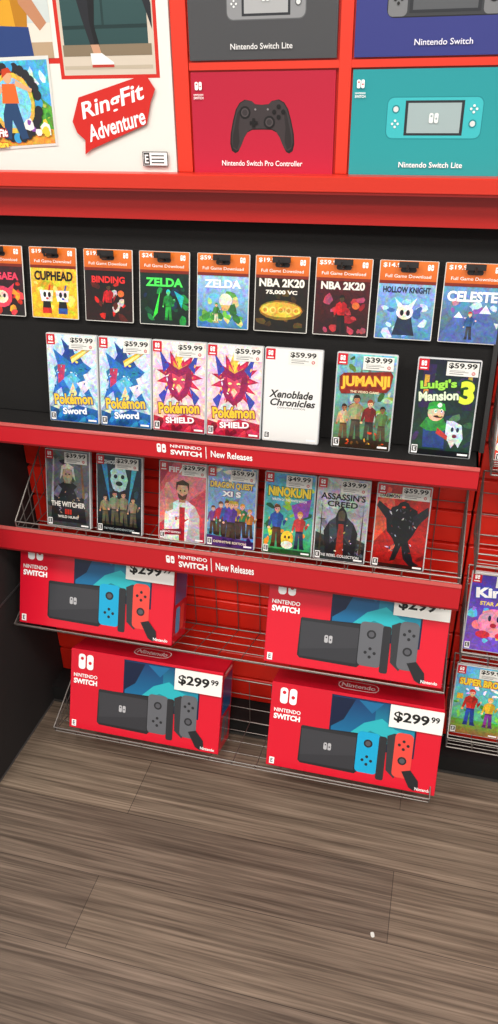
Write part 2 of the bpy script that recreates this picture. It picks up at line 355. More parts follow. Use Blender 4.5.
def shelf(name,z0,z1,x0,deck=True):
    b=Bld(); b.frame((0,1.17,0),(1,0,0),(0,0,1))
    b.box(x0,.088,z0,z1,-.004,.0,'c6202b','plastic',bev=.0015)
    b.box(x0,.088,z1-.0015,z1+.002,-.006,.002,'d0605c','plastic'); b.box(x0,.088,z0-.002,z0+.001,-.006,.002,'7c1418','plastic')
    if deck:
        b.box(x0,.088,z1-.018,z1-.012,-.165,-.004,'1d1c1c','matte'); b.box(.084,.088,z0,z1-.012,-.165,-.004,'2a2828','matte')
        b.box(x0,.086,z0+.002,z1-.018,-.08,-.07,'1d1c1c','matte')
    b.mat='gloss'; b.k=.0004; h=z1-z0; b.area(-.41*1.17,z0,.30*1.17,h)
    b.icon(.02,.54,.05,'ffffff')
    b.txt('NINTENDO',.155,.72,.17,.17,'ffffff',.02); b.txt('SWITCH',.155,.38,.17,.28,'ffffff',.04)
    b.rect(.262,.2,.266,.85,'ffffff'); b.txt('New Releases',.40,.5,.22,.36,'ffffff',.02)
    return b.make(name)
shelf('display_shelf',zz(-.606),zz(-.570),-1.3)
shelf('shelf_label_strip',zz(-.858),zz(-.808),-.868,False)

# ---------------------------------------------------------------- wire baskets
def basket(x0,x1,yf,zf,yb,zb,hf,hb,vs=.05,nf=3):
    b=Bld(); r=.0016; t=.0010
    f0=(yf,zf); b0=(yb,zb); ft=(yf-.004,zf+hf); bt=(yb,zb+hb)
    for (y,z) in (f0,b0,ft,bt): b.tube((x0,y,z),(x1,y,z),r)
    for k in range(1,4):
        y=yf+(yb-yf)*k/4; z=zf+(zb-zf)*k/4; b.tube((x0,y,z),(x1,y,z),t)
    for k in range(1,nf):
        b.tube((x0,yf,zf+hf*k/nf),(x1,yf,zf+hf*k/nf),t)
    for k in range(1,3):
        b.tube((x0,yb,zb+hb*k/3),(x1,yb,zb+hb*k/3),t)
    n=int((x1-x0)/vs)
    for i in range(n+1):
        x=x0+(x1-x0)*i/n
        b.tube((x,yf,zf),(x,yb,zb),t); b.tube((x,ft[0],ft[1]),(x,yf,zf),t); b.tube((x,yb,zb),(x,bt[0],bt[1]),t)
    for x in (x0,x1):
        b.tube((x,*ft),(x,*bt),r); b.tube((x,*f0),(x,*ft),r); b.tube((x,*b0),(x,*bt),r)
        for k in range(1,5):
            s=k/5; y=yf+(yb-yf)*s; b.tube((x,y,zf+(zb-zf)*s),(x,y,ft[1]+(bt[1]-ft[1])*s),t)
        for k in (1,2): b.tube((x,yf,zf+hf*k/3),(x,yb,zb+hb*k/3),t)
    return b.make('wire_basket')
basket(-.812,.084,1.180,zz(-.838),1.338,zz(-.838),.046,.17)
basket(-.850,.084,1.158,zz(-1.056),1.338,zz(-1.126),.006,.16,nf=1)
basket(-.765,.084,1.104,zz(-1.309),1.268,zz(-1.345),.014,.13,nf=2)

# ---------------------------------------------------------------- console boxes
def cbox(x0,y,Z,ang,jl,jr,tv=.72,w=.36,h=.193,d=.09):
    a=math.radians(ang); b=Bld(); o=(x0,y,zz(Z))
    b.frame(o,(1,0,0),(0,math.sin(a),math.cos(a)))
    b.box(0,w,0,h,-d,0,'d81430','print',bev=.0012)
    b.k=.0003; b.step=.00005; b.area(0,0,w,h); b.mat='gloss'
    b.rect(.004,.006,.996,.994,'e0142f','d6122c')
    b.poly([(.36,.97),(.36,.45),(.86,.38),(.86,.97)],'0e1f40')
    b.rect(.37,.50,.62,.96,'1270a0','12386a'); b.rect(.62,.50,.85,.96,'1ba4bc','124a78')
    b.poly([(.37,.95),(.5,.95),(.44,.7),(.37,.6)],'0c1c3c'); b.poly([(.45,.5),(.56,.70),(.66,.78),(.74,.68),(.85,.62),(.85,.5)],'2ab4c0'); b.poly([(.5,.5),(.6,.62),(.7,.56),(.85,.6),(.85,.5)],'1c8894')
    b.poly([(.52,.95),(.66,.95),(.6,.82)],'1a6c9c')
    b.poly([(.195,.54),(.53,.57),(.545,.55),(.545,.12),(.53,.09),(.205,.10),(.19,.13)],'222327')
    b.poly([(.20,.52),(.525,.55),(.525,.13),(.20,.125)],'3d3e43'); b.rect(.20,.12,.525,.15,'2a2b2f'); b.rect(.20,.515,.525,.55,'2c2d31')
    b.poly([(.20,.125),(.525,.13),(.525,.3),(.20,.2)],'35363b')
    b.icon(.36,.35,.045,'b8b8bc','3d3e43')
    b.rr(.53,.12,.66,.60,.025,jl); b.rr(.655,.07,.70,.58,.012,'2c2d31')
    b.ell(.595,.47,.026,.048,'26272b'); b.ell(.595,.47,.016,.03,'55565c')
    for dx,dy in ((.025,0),(-.025,0),(0,.045),(0,-.045)): b.ell(.595+dx,.27+dy,.009,.017,'26272b')
    b.poly([(.70,.60),(.74,.64),(.79,.62),(.80,.3),(.76,.12),(.71,.2)],'35363a')
    b.rr(.745,.14,.85,.66,.03,jr)
    b.ell(.797,.34,.026,.048,'26272b'); b.ell(.797,.34,.016,.03,'55565c')
    for dx,dy in ((.025,0),(-.025,0),(0,.045),(0,-.045)): b.ell(.797+dx,.52+dy,.009,.017,'26272b')
    b.poly([(.80,.22),(.85,.25),(.90,.14),(.905,.05),(.88,.02),(.85,.05)],'232428')
    b.icon(.105,.86,.10,'ffffff','d6122c'); b.txt('NINTENDO',.105,.685,.16,.045,'ffffff',.02); b.txt('SWITCH',.105,.61,.16,.065,'ffffff',.05)
    b.rect(.02,.03,.05,.11,'ffffff'); b.txt('E',.035,.07,.015,.05,'111111'); b.txt('Nintendo',.93,.05,.09,.035,'ffffff')
    ob_n=b.N.copy(); U=b.U.copy()
    b.frame(Vector(o)+Vector((w,0,0)),-ob_n,U); b.k=.0003; b.area(0,0,d,h)
    b.rect(.02,.01,.98,.99,'c81028'); b.rect(.1,.45,.9,.9,'17629a','0f2c5c'); b.rr(.2,.1,.5,.4,.08,jl); b.rr(.55,.1,.8,.4,.08,jr)
    b.txt('SWITCH',.5,.95,.6,.04,'ffffff')
    b.frame(Vector(o)+U*h,(1,0,0),-ob_n); b.k=.0003; b.area(0,0,w,d)
    b.rect(.004,.02,.996,.98,'d0122c'); b.rr(.38,.25,.62,.75,.05,'ffffff'); b.rr(.386,.28,.614,.72,.045,'d0122c'); b.txt('Nintendo',.5,.5,.2,.24,'ffffff',.03)
    b.frame(Vector(o)-ob_n*d,ob_n,U); b.k=.0003; b.area(0,0,d,h); b.rect(.02,.01,.98,.99,'c4122c'); b.txt('SWITCH',.5,.5,.6,.06,'ffffff')
    ob=b.make('game_console_box')
    t=Bld(); t.frame(o,(1,0,0),(0,math.sin(a),math.cos(a))); t.step=.00005
    t.box(.70*w,1.0*w,tv*h,(tv+.255)*h,.0045,.007,'f2f2ee','print',bev=.001); t.k=.0072; t.area(.70*w,tv*h,.30*w,.255*h)
    t.txt('$299',.41,.5,.66,.5,'111111',.03); t.txt('99',.85,.62,.16,.26,'111111',.03)
    t.make('price_tag',ob)
    return ob
GR='64666c'; BL='12a8d8'; RD='ea4a40'
cbox(-.843,1.163,-1.050,20,BL,RD,.70)
cbox(-.281,1.163,-1.050,20,GR,GR)
cbox(-.735,1.116,-1.302,20,GR,GR)
cbox(-.266,1.116,-1.302,20,BL,RD)

# ---------------------------------------------------------------- game covers
def c_sword(b):
    b.rect(0,0,1,1,'6ab4de','e4eef4'); b.rays(.5,.6,18,.9,'c4e2f2',.5); b.blobs(14,['cfe8f6','a8d8f0','e8f4fa'],(.05,.3,.95,.95),.12,1)
    b.poly([(.06,.30),(.18,.5),(.12,.62),(.2,.66),(.12,.84),(.3,.76),(.38,.84),(.5,.92),(.56,.80),(.66,.77),(.74,.70),(.9,.64),(.8,.58),(.72,.56),(.8,.44),(.92,.28),(.78,.3),(.66,.4),(.58,.26),(.46,.2),(.44,.34),(.3,.26),(.26,.4)],'2470b8')
    b.poly([(.3,.76),(.38,.84),(.5,.92),(.56,.80),(.66,.77),(.74,.70),(.6,.66),(.46,.7)],'1c4690'); b.poly([(.3,.5),(.5,.58),(.66,.5),(.58,.4),(.44,.36)],'5cb4e4')
    b.poly([(.2,.66),(.36,.66),(.32,.5),(.2,.44)],'b8385c'); b.poly([(.42,.34),(.5,.46),(.58,.34),(.5,.24)],'e8d8a0'); b.poly([(.5,.68),(.93,.86),(.97,.91),(.9,.91),(.47,.75)],'dcae34'); b.poly([(.5,.69),(.9,.865),(.9,.885),(.49,.73)],'f8e88c')
    b.poly([(.58,.46),(.72,.34),(.86,.42),(.78,.5)],'dfe4ee'); b.ell(.6,.70,.03,.012,'f8e060'); b.poly([(.5,.86),(.58,.98),(.62,.82)],'b8385c'); b.poly([(.36,.82),(.3,.96),(.44,.88)],'1c4690')
    b.blobs(26,['1c5ca8','8cd0f4','f4f8ff','123c7c'],(.1,.3,.8,.7),.035,21,2.5)
    b.poly([(0,0),(1,0),(1,.16),(.6,.2),(.3,.12),(0,.17)],'1a5ca4'); b.blobs(8,['2c84d0','104480'],(.05,.02,.95,.12),.12,6)
    b.txt('Pokémon',.5,.27,.80,.13,'f0c832',.04,4,out='1c3c8c'); b.txt('Sword',.52,.13,.5,.08,'ffffff',.04,4,out='1c5ca8')
def c_shield(b):
    b.rect(0,0,1,1,'e8a4b0','f4e6ea'); b.rays(.5,.6,18,.9,'f8d0d4',.5); cx,cy=.5,.62
    rnd=random.Random(5); pts=[]
    for i in range(26):
        a=i*math.pi*2/26; r=(rnd.uniform(.4,.5) if i%2==0 else rnd.uniform(.24,.3)); pts.append((cx+r*math.cos(a),cy+r*.62*math.sin(a)))
    b.poly(pts,'b81c48'); b.poly([(cx+(p[0]-cx)*.8,cy+(p[1]-cy)*.8) for p in pts],'d83058'); b.poly([(cx+(p[0]-cx)*.62,cy+(p[1]-cy)*.62) for p in pts],'e0a838')
    b.poly([(.28,.78),(.5,.70),(.72,.78),(.76,.56),(.66,.42),(.5,.34),(.34,.42),(.24,.56)],'941850'); b.poly([(.36,.66),(.5,.62),(.64,.66),(.6,.5),(.5,.42),(.4,.5)],'d84068')
    b.poly([(.42,.82),(.5,.97),(.58,.82),(.5,.72)],'ecc850'); b.poly([(.44,.5),(.5,.54),(.56,.5),(.5,.44)],'f0c8b0'); b.ell(.42,.59,.035,.012,'fff2a0'); b.ell(.58,.59,.035,.012,'fff2a0')
    b.poly([(.12,.92),(.32,.74),(.2,.66)],'3848a8'); b.poly([(.88,.92),(.68,.74),(.8,.66)],'3848a8'); b.poly([(.1,.4),(.3,.52),(.2,.3)],'3848a8'); b.poly([(.9,.4),(.7,.52),(.8,.3)],'3848a8')
    b.blobs(26,['f0d068','701040','f06888','f8f0e0'],(.15,.4,.85,.85),.035,22,2.5)
    b.poly([(0,0),(1,0),(1,.16),(.6,.2),(.3,.13),(0,.17)],'b41c3c'); b.blobs(8,['d83858','7c1028'],(.05,.02,.95,.12),.12,6)
    b.txt('Pokémon',.5,.27,.80,.13,'f0c832',.04,4,out='7c1448'); b.txt('SHIELD',.52,.13,.56,.07,'ffffff',.04,4,out='b01840')
def c_xeno(b):
    b.rect(0,0,1,1,'e8e8e6',mat='gloss'); b.txt('Xenoblade',.48,.52,.80,.085,'1a1a1a',.03,0,.25); b.txt('Chronicles',.52,.43,.82,.08,'1a1a1a',.03,0,.25); b.txt('DEFINITIVE EDITION',.5,.37,.5,.018,'444444',0)
def c_juma(b):
    b.rect(0,0,1,1,'4a6a2a','7cc0c8'); b.blobs(30,['2e5a24','5c8a34','8aa840','3c7038','a8c8a8'],(.05,.3,.95,.98),.1,8)
    b.poly([(.3,.5),(.42,.86),(.5,.7),(.56,.9),(.7,.5)],'5c7c68')
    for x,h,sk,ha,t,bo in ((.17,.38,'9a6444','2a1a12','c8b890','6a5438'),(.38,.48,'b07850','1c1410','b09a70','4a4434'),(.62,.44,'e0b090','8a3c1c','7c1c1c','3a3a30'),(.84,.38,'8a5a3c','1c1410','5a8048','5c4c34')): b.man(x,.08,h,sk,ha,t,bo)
    b.poly([(.05,.76),(.12,.8),(.92,.84),(.97,.8),(.93,.66),(.88,.62),(.1,.58),(.06,.62)],'7c2014'); b.txt('JUMANJI',.5,.71,.84,.14,'f0c038',.05,3,out='a83018'); b.txt('THE VIDEO GAME',.5,.61,.5,.025,'f4e8c0')
    b.rect(0,0,1,.1,'2c2014'); b.blobs(16,['c8401c','e8a430','6a4820'],(.05,.03,.95,.2),.05,4)
def c_luigi(b):
    b.rect(0,0,1,1,'1c3c30','101c2a'); b.blobs(26,['2a5a3c','183a4c','3c2c5c','1c2c44','4c7c54'],(.05,.1,.95,.95),.11,6)
    b.poly([(.06,.5),(.1,.95),(.3,.95),(.26,.5)],'2c2048'); b.rect(.12,.62,.2,.84,'d8a040'); b.rect(.78,.5,.94,.95,'241c40'); b.rect(.83,.7,.9,.88,'c89038')
    b.poly([(.2,.08),(.56,.08),(.54,.36),(.44,.4),(.26,.38),(.18,.3)],'24407c'); b.poly([(.12,.3),(.22,.4),(.5,.4),(.6,.3),(.5,.26),(.24,.26)],'2c8a3c')
    b.ell(.37,.45,.14,.085,'e8b898'); b.poly([(.22,.48),(.24,.55),(.36,.585),(.5,.55),(.53,.48),(.38,.5)],'2fa040'); b.ell(.42,.535,.04,.024,'f4f8f0'); b.ell(.41,.415,.08,.014,'2c1810'); b.ell(.44,.44,.045,.025,'f0c0a0'); b.ell(.36,.47,.02,.022,'ffffff'); b.ell(.46,.475,.02,.022,'ffffff'); b.ell(.365,.47,.009,.012,'102040'); b.ell(.455,.475,.009,.012,'102040')
    b.poly([(.56,.38),(.68,.38),(.82,.34),(.86,.2),(.8,.1),(.74,.15),(.68,.09),(.62,.16),(.56,.2)],'c8dce8'); b.ell(.67,.29,.025,.025,'20284c'); b.ell(.76,.29,.025,.025,'20284c'); b.ell(.715,.22,.04,.02,'702040'); b.poly([(.42,.3),(.6,.22),(.6,.17),(.4,.24)],'b83434')
    b.txt("Luigi's",.36,.74,.60,.11,'98dc48',.04,6,out='14301c'); b.txt('Mansion',.38,.63,.66,.10,'e0f0d0',.04,6,out='14301c'); b.txt('3',.84,.68,.24,.24,'d8e83c',.05,0,out='1c4c1c'); b.rect(0,0,1,.06,'0c1418')
def c_witch(b):
    b.rect(0,0,1,1,'3a3c40','70747a'); b.blobs(24,['55585e','2c2e32','83878c','484038'],(.05,.1,.95,.95),.13,9)
    b.poly([(.08,.06),(.92,.06),(.86,.42),(.72,.55),(.58,.6),(.42,.6),(.28,.55),(.14,.42)],'222327'); b.poly([(.14,.42),(.28,.55),(.36,.5),(.26,.38)],'6c7076'); b.poly([(.86,.42),(.72,.55),(.64,.5),(.74,.38)],'5c6066')
    b.poly([(.42,.58),(.58,.58),(.6,.64),(.4,.64)],'8c705c'); b.ell(.5,.69,.12,.095,'b89880'); b.poly([(.32,.62),(.36,.8),(.5,.85),(.64,.8),(.68,.62),(.62,.68),(.6,.76),(.5,.78),(.4,.76),(.37,.68)],'c8c8c4'); b.poly([(.42,.65),(.58,.65),(.54,.58),(.46,.58)],'9c968c'); b.ell(.46,.70,.02,.01,'302820'); b.ell(.54,.70,.02,.01,'302820')
    b.blobs(20,['8a8c90','4c4e54','a89070'],(.25,.15,.75,.5),.035,2); b.poly([(.1,.3),(.16,.3),(.2,.9),(.17,.92)],'9ca0a6'); b.poly([(.9,.4),(.84,.4),(.8,.88),(.83,.9)],'7c6040'); b.txt('THE WITCHER',.5,.3,.8,.07,'e4e0d8',.03,out='1c1c1e'); b.txt('III',.5,.2,.16,.07,'b82c20',.05); b.txt('WILD HUNT',.5,.13,.5,.035,'e4e0d8',.03)
def c_ghost(b):
    b.rect(0,0,1,1,'0c1418','183040'); b.blobs(12,['14303c','0c2028','204858'],(.05,.1,.95,.95),.14,3); b.poly([(.3,.35),(.1,.9),(.22,.94)],'2c90b8'); b.poly([(.7,.35),(.8,.94),(.92,.9)],'3cb0c8'); b.poly([(.5,.3),(.3,.8),(.36,.84)],'a0e0f0')
    b.poly([(.3,.7),(.36,.84),(.5,.88),(.64,.84),(.7,.7),(.64,.58),(.5,.54),(.36,.58)],'b0d4d8'); b.ell(.42,.74,.04,.028,'10202c'); b.ell(.58,.74,.04,.028,'10202c'); b.ell(.5,.65,.08,.03,'10202c')
    for x in (.18,.4,.6,.82): b.man(x,.1,.44 if x in(.4,.6) else .38,'c8987c','2c1c14','8c8468','5c5844')
    b.txt('GHOSTBUSTERS',.5,.92,.7,.05,'e8f0f0',.04,out='204050'); b.rect(0,0,1,.1,'0a1014'); b.txt('THE VIDEO GAME REMASTERED',.5,.05,.7,.025,'c0d0d4',0)
def c_fifa(b):
    b.rect(0,0,1,1,'bc3444','d8606c'); b.poly([(0,.2),(1,.7),(1,1),(.6,1),(0,.6)],'d87c84'); b.poly([(0,.7),(.3,1),(0,1)],'a02c40'); b.poly([(.1,0),(.9,0),(.88,.34),(.78,.46),(.6,.53),(.4,.53),(.22,.46),(.12,.34)],'e4e2e2'); b.poly([(.6,0),(.9,0),(.88,.34),(.78,.46),(.68,.4)],'b8b4b8')
    b.poly([(.16,.36),(.3,.40),(.3,.56),(.2,.70),(.1,.66),(.12,.5)],'c89478'); b.poly([(.1,.66),(.14,.74),(.2,.74),(.24,.68)],'d8a488')
    b.poly([(.43,.5),(.57,.5),(.58,.58),(.42,.58)],'b07c60'); b.ell(.5,.64,.12,.095,'d8a488'); b.poly([(.36,.64),(.36,.75),(.5,.79),(.64,.75),(.64,.64),(.6,.72),(.4,.72)],'3c2818'); b.poly([(.39,.62),(.42,.55),(.5,.53),(.58,.55),(.61,.62),(.5,.58)],'5c3c28'); b.ell(.455,.65,.018,.01,'201410'); b.ell(.545,.65,.018,.01,'201410')
    b.rect(.44,0,.56,.44,'b8202c'); b.txt('Fly',.5,.28,.3,.06,'b8202c'); b.txt('FIFA 20',.5,.91,.6,.07,'ffffff',.03); b.poly([(.0,.12),(.5,.16),(.5,.08),(.0,.05)],'8c1830'); b.txt('LEGACY EDITION',.27,.105,.4,.025,'ffffff')
def c_dq(b):
    b.rect(0,0,1,1,'4c8ac4','98bce4'); b.blobs(10,['ffffff','d8e8fa'],(.05,.75,.95,.97),.14,9,3); b.blobs(18,['6aa05c','4c8454','3c70a0','8c78b0'],(.05,.1,.95,.6),.12,4)
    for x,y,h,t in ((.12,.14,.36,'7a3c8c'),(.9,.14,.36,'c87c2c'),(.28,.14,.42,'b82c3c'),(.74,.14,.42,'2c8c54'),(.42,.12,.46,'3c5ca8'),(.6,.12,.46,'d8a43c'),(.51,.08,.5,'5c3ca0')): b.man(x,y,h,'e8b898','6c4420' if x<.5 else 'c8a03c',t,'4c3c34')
    b.txt('DRAGON QUEST',.5,.78,.9,.09,'e8c850',.04,0,out='3c3470'); b.txt('XI S',.5,.68,.4,.07,'ffffff',.05,out='7c2c7c'); b.poly([(0,0),(1,0),(1,.1),(0,.14)],'4c2c6c'); b.blobs(8,['7c4ca0','30184c'],(.05,.02,.95,.1),.1,2); b.txt('DEFINITIVE EDITION',.5,.06,.7,.03,'f0e0c0')
def c_ni(b):
    b.rect(0,0,1,1,'3c9c4c','58b8d8'); b.blobs(34,['2c7c3c','8cc83c','d8d040','2c98a8','e88c2c','1c5c3c'],(.05,.1,.95,.9),.1,12)
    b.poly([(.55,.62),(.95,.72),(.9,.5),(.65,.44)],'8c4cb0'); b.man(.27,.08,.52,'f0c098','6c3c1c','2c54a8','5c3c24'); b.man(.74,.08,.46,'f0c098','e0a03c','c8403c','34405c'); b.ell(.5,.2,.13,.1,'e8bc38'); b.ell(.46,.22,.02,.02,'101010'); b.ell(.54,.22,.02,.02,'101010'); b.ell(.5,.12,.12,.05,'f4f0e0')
    b.txt('NiNOKUNI',.5,.78,.86,.12,'f0d038',.05,0,out='1c5c4c'); b.rect(0,0,1,.06,'24502c'); b.txt('WRATH OF THE WHITE WITCH',.5,.68,.7,.03,'ffffff')
def c_ac(b):
    b.rect(0,0,1,1,'8c9094','c8ccd0'); b.blobs(18,['b0b4b8','dcdfe2','74787c','9ca0a8'],(.05,.3,.95,.95),.14,14); b.poly([(0,0),(1,0),(1,.25),(.7,.32),(.3,.28),(0,.34)],'2c3034'); b.blobs(12,['4c5054','1c2024','6c7074'],(.05,.02,.95,.25),.1,3)
    b.poly([(.22,.05),(.8,.05),(.84,.36),(.74,.48),(.62,.54),(.58,.62),(.5,.68),(.42,.62),(.38,.54),(.26,.48),(.16,.36)],'1c1e22'); b.poly([(.44,.5),(.56,.5),(.57,.6),(.5,.63),(.43,.6)],'5c4c40'); b.poly([(.42,.05),(.58,.05),(.55,.46),(.45,.46)],'902820'); b.poly([(.26,.48),(.38,.54),(.44,.3),(.3,.2)],'3c4048'); b.poly([(.74,.48),(.62,.54),(.56,.3),(.7,.2)],'30343a')
    b.poly([(.08,.1),(.12,.1),(.1,.8)],'3c3428'); b.poly([(.88,.1),(.92,.1),(.92,.74)],'3c3428'); b.rect(.04,.5,.18,.51,'3c3428'); b.blobs(12,['c8ccd0','54585e','a8884c'],(.2,.1,.8,.45),.035,5); b.txt("ASSASSIN'S",.5,.79,.88,.08,'18181a',.03); b.txt('CREED',.5,.70,.6,.07,'18181a',.03); b.txt('THE REBEL COLLECTION',.5,.06,.8,.035,'e0e0e0')
def c_dxm(b):
    b.rect(0,0,1,1,'941414','c82820'); b.poly([(0,.3),(.4,.6),(.3,.9),(.0,.8)],'d85840'); b.blobs(14,['e86048','701010','b02020'],(.05,.1,.95,.95),.13,8)
    b.poly([(.2,.06),(.34,.08),(.42,.28),(.36,.36),(.24,.44),(.2,.6),(.3,.74),(.4,.76),(.44,.80),(.52,.82),(.6,.80),(.64,.76),(.78,.72),(.84,.56),(.74,.42),(.66,.34),(.8,.1),(.92,.06),(.74,.04),(.6,.12),(.54,.28),(.44,.1)],'16181c')
    b.poly([(.36,.66),(.04,.80),(.0,.74),(.3,.52)],'202226'); b.poly([(.7,.64),(.98,.78),(1,.68),(.76,.5)],'2a2c32'); b.blobs(34,['484c54','6c7078','c8c8cc','801010','24262c'],(.24,.15,.78,.74),.045,4,2.5); b.ell(.52,.75,.035,.012,'f04030')
    b.rect(0,.84,1,.90,'d8c8c0'); b.txt('DAEMON X MACHINA',.5,.87,.9,.042,'141414',.03); b.rect(0,0,1,.05,'30100c')
def c_kirby(b):
    b.rect(0,0,1,1,'7c54c8','4c3ca0'); b.blobs(26,['f090b8','f8e060','60c8f0','a878e8'],(.05,.1,.95,.6),.1,3,1); b.ell(.5,.38,.3,.19,'f090b0'); b.ell(.2,.34,.1,.06,'e880a8'); b.ell(.8,.42,.1,.06,'e880a8'); b.ell(.42,.44,.03,.04,'20284c'); b.ell(.58,.44,.03,.04,'20284c'); b.ell(.5,.35,.06,.03,'a82040'); b.ell(.33,.22,.14,.05,'d83048'); b.ell(.7,.22,.14,.05,'d83048')
    b.txt('Kirby',.5,.76,.8,.17,'ffffff',.05,5,out='2c50c0'); b.txt('STAR ALLIES',.5,.63,.6,.05,'f8e060',.03)
def c_mario(b):
    b.rect(0,0,1,1,'58b048','68c0f0'); b.blobs(8,['ffffff'],(.1,.6,.9,.75),.08,4); b.blobs(14,['3c8c34','80d058'],(.05,.22,.95,.5),.1,5); b.rect(0,0,1,.22,'9c6434','58a83c'); b.man(.36,.14,.52,'f0c098','d02820','d02820','2c50b0'); b.man(.74,.14,.44,'f0c098','e8c830','e8c830','8038a0'); b.rect(.06,.52,.18,.6,'e8b830')
    b.txt('SUPER BROS',.5,.78,.85,.1,'f8d83c',.05,out='c82820')
def c_red(b):
    b.rect(0,0,1,1,'c83028','f0a030'); b.blobs(30,['f8e060','3060c0','ffffff','30a050'],(.05,.1,.95,.7),.1,6,1); b.man(.3,.1,.45,'f0c098','d02820','d02820','2c50b0'); b.man(.68,.1,.45,'f0c098','30a050','30a050','2c50b0'); b.txt('PARTY',.5,.78,.8,.12,'ffffff',.05,out='3040a0')

def case(x,y,Z,ang,art,price=None,tab=True,w=.105,h=.17,body='cfd2d4',rz=0):
    a=math.radians(ang); b=Bld(); c,s=math.cos(math.radians(rz)),math.sin(math.radians(rz))
    R=Vector((c,s,0)); U=Vector((-s*math.sin(a),c*math.sin(a),math.cos(a)))
    b.frame(Vector((x,y,zz(Z)))-R*w/2,R,U)
    b.box(0,w,0,h,-.0105,0,body,'gloss',bev=.003)
    b.k=.0002; b.step=.00002; b.area(.0022,.0022,w-.0044,h-.0044)
    b.mat='art'; art(b); b.mat='gloss'
    if tab:
        b.rect(0,.885,.17,1,'cc1428'); b.icon(.085,.955,.085,'ffffff'); b.rect(.03,.90,.14,.912,'ffffff')
        b.rect(.02,.012,.12,.10,'ffffff'); b.rect(.03,.03,.11,.09,'151515'); b.txt('E',.07,.06,.04,.04,'ffffff')
        b.rect(.80,.02,.97,.04,'ffffff')
    if price:
        px=.44+price[1]
        b.k+=.0003; b.rect(px,.845,px+.52,.985,'e6e6e0'); b.txt(price[0],px+.26,.945,.46,.062,'141414',.03)
        b.rect(px+.05,.882,px+.36,.888,'777777'); b.rect(px+.05,.896,px+.30,.901,'999999'); b.rect(px+.05,.862,px+.28,.870,'888888'); b.ell(px+.44,.878,.03,.018,'c01c20'); b.ell(px+.44,.878,.017,.010,'eeeee8'); b.ell(px+.44,.878,.008,.005,'c01c20')
    return b.make('video_game_case')
Yr=1.232; Zr=-.5815
r1=[(-.675,c_sword,('$59.99',.02)),(-.567,c_sword,('$59.99',.04)),(-.460,c_shield,('$59.99',.02)),(-.354,c_shield,('$59.99',.04)),(-.2465,c_xeno,('$59.99',-.03)),(-.118,c_juma,('$39.99',.0)),(.020,c_luigi,('$59.99',.02))]
for x,a,p in r1: case(x,Yr,Zr,11,a,p)
r2=[(-.731,c_witch,('$39.99',.0)),(-.614,c_ghost,('$29.99',-.02)),(-.475,c_fifa,('$29.99',.04)),(-.371,c_dq,('$59.99',.03)),(-.253,c_ni,('$49.99',-.02)),(-.1475,c_ac,('$39.99',.0)),(-.033,c_dxm,('$59.99',.02))]
for x,a,p in r2: case(x,1.245,-.8365,14,a,p,w=.103)

# ---------------------------------------------------------------- neighbouring bay
rows=[(-.585,[c_red,c_mario,c_kirby]),(-1.000,[c_kirby,c_sword,c_red]),(-1.232,[c_mario,c_juma,c_dq])]
for Z,arts in rows:
    for i,a in enumerate(arts): case(.163+i*.118,1.235,Z,10,a,('$59.99',0))
    basket(.108,.74,1.195,zz(Z-.0035),1.335,zz(Z-.0035),.030,.14)
basket(.108,.74,1.195,zz(-.79),1.335,zz(-.79),.045,.14)

# ---------------------------------------------------------------- gift cards
def g(bg,bg2,pal,title,tc,extra=None,n=10,seed=1):
    def f(b):
        b.rect(0,0,1,1,bg,bg2); b.blobs(n*2,pal,(.08,.06,.92,.66),.11,seed,1.5)
        if extra: extra(b)
        if title:
            for t,v,w_,h_ in title: b.txt(t,.5,v,w_,h_,tc,.04)
    return f
def e_cup(b):
    for x,c in ((.33,'c82820'),(.68,'2850b0')):
        b.poly([(x-.12,.3),(x+.12,.3),(x+.15,.5),(x-.15,.5)],'ecece8'); b.ell(x-.04,.42,.035,.05,'111111'); b.ell(x+.06,.42,.035,.05,'111111'); b.ell(x+.01,.35,.03,.02,c); b.poly([(x-.08,.3),(x+.08,.3),(x+.1,.14),(x-.1,.14)],'181818'); b.poly([(x-.1,.18),(x+.1,.18),(x+.1,.08),(x-.1,.08)],c); b.poly([(x+.04,.5),(x+.07,.5),(x+.1,.6),(x+.07,.6)],c)
def e_link(b): b.blobs(14,['3c8c3c','68b048','2c6c34'],(.15,.15,.85,.4),.12,4,1.5); b.ell(.56,.48,.13,.12,'f0e8d0'); b.poly([(.46,.4),(.66,.4),(.6,.3),(.5,.3)],'d8b870'); b.man(.38,.08,.34,'f0c098','3c8c3c','3c8c3c','f0e0c0')
def e_neon(b): b.poly([(.25,.08),(.42,.62),(.36,.2)],'38e048'); b.poly([(.7,.6),(.9,.5),(.85,.3)],'20b8c0'); b.man(.58,.08,.52,'60d878','30c0d0','1c8c3c','28a840')
def e_gold(b):
    b.ell(.5,.36,.42,.17,'8c6820'); b.ell(.5,.37,.4,.13,'d8b040')
    for i in range(5): b.ell(.2+.15*i,.36,.065,.06,'f0d060'); b.ell(.2+.15*i,.36,.04,.035,'c09830')
def e_man(b): b.man(.5,.03,.62,'5c3c28','141010','c81c28','1c1418'); b.ell(.76,.5,.07,.06,'d87030')
def e_knight(b): b.poly([(.3,.06),(.7,.06),(.62,.36),(.38,.36)],'202c48'); b.ell(.5,.44,.15,.12,'e8ecee'); b.ell(.45,.43,.035,.05,'101420'); b.ell(.56,.43,.035,.05,'101420'); b.poly([(.38,.5),(.3,.68),(.47,.54)],'e8ecee'); b.poly([(.62,.5),(.7,.68),(.53,.54)],'e8ecee')
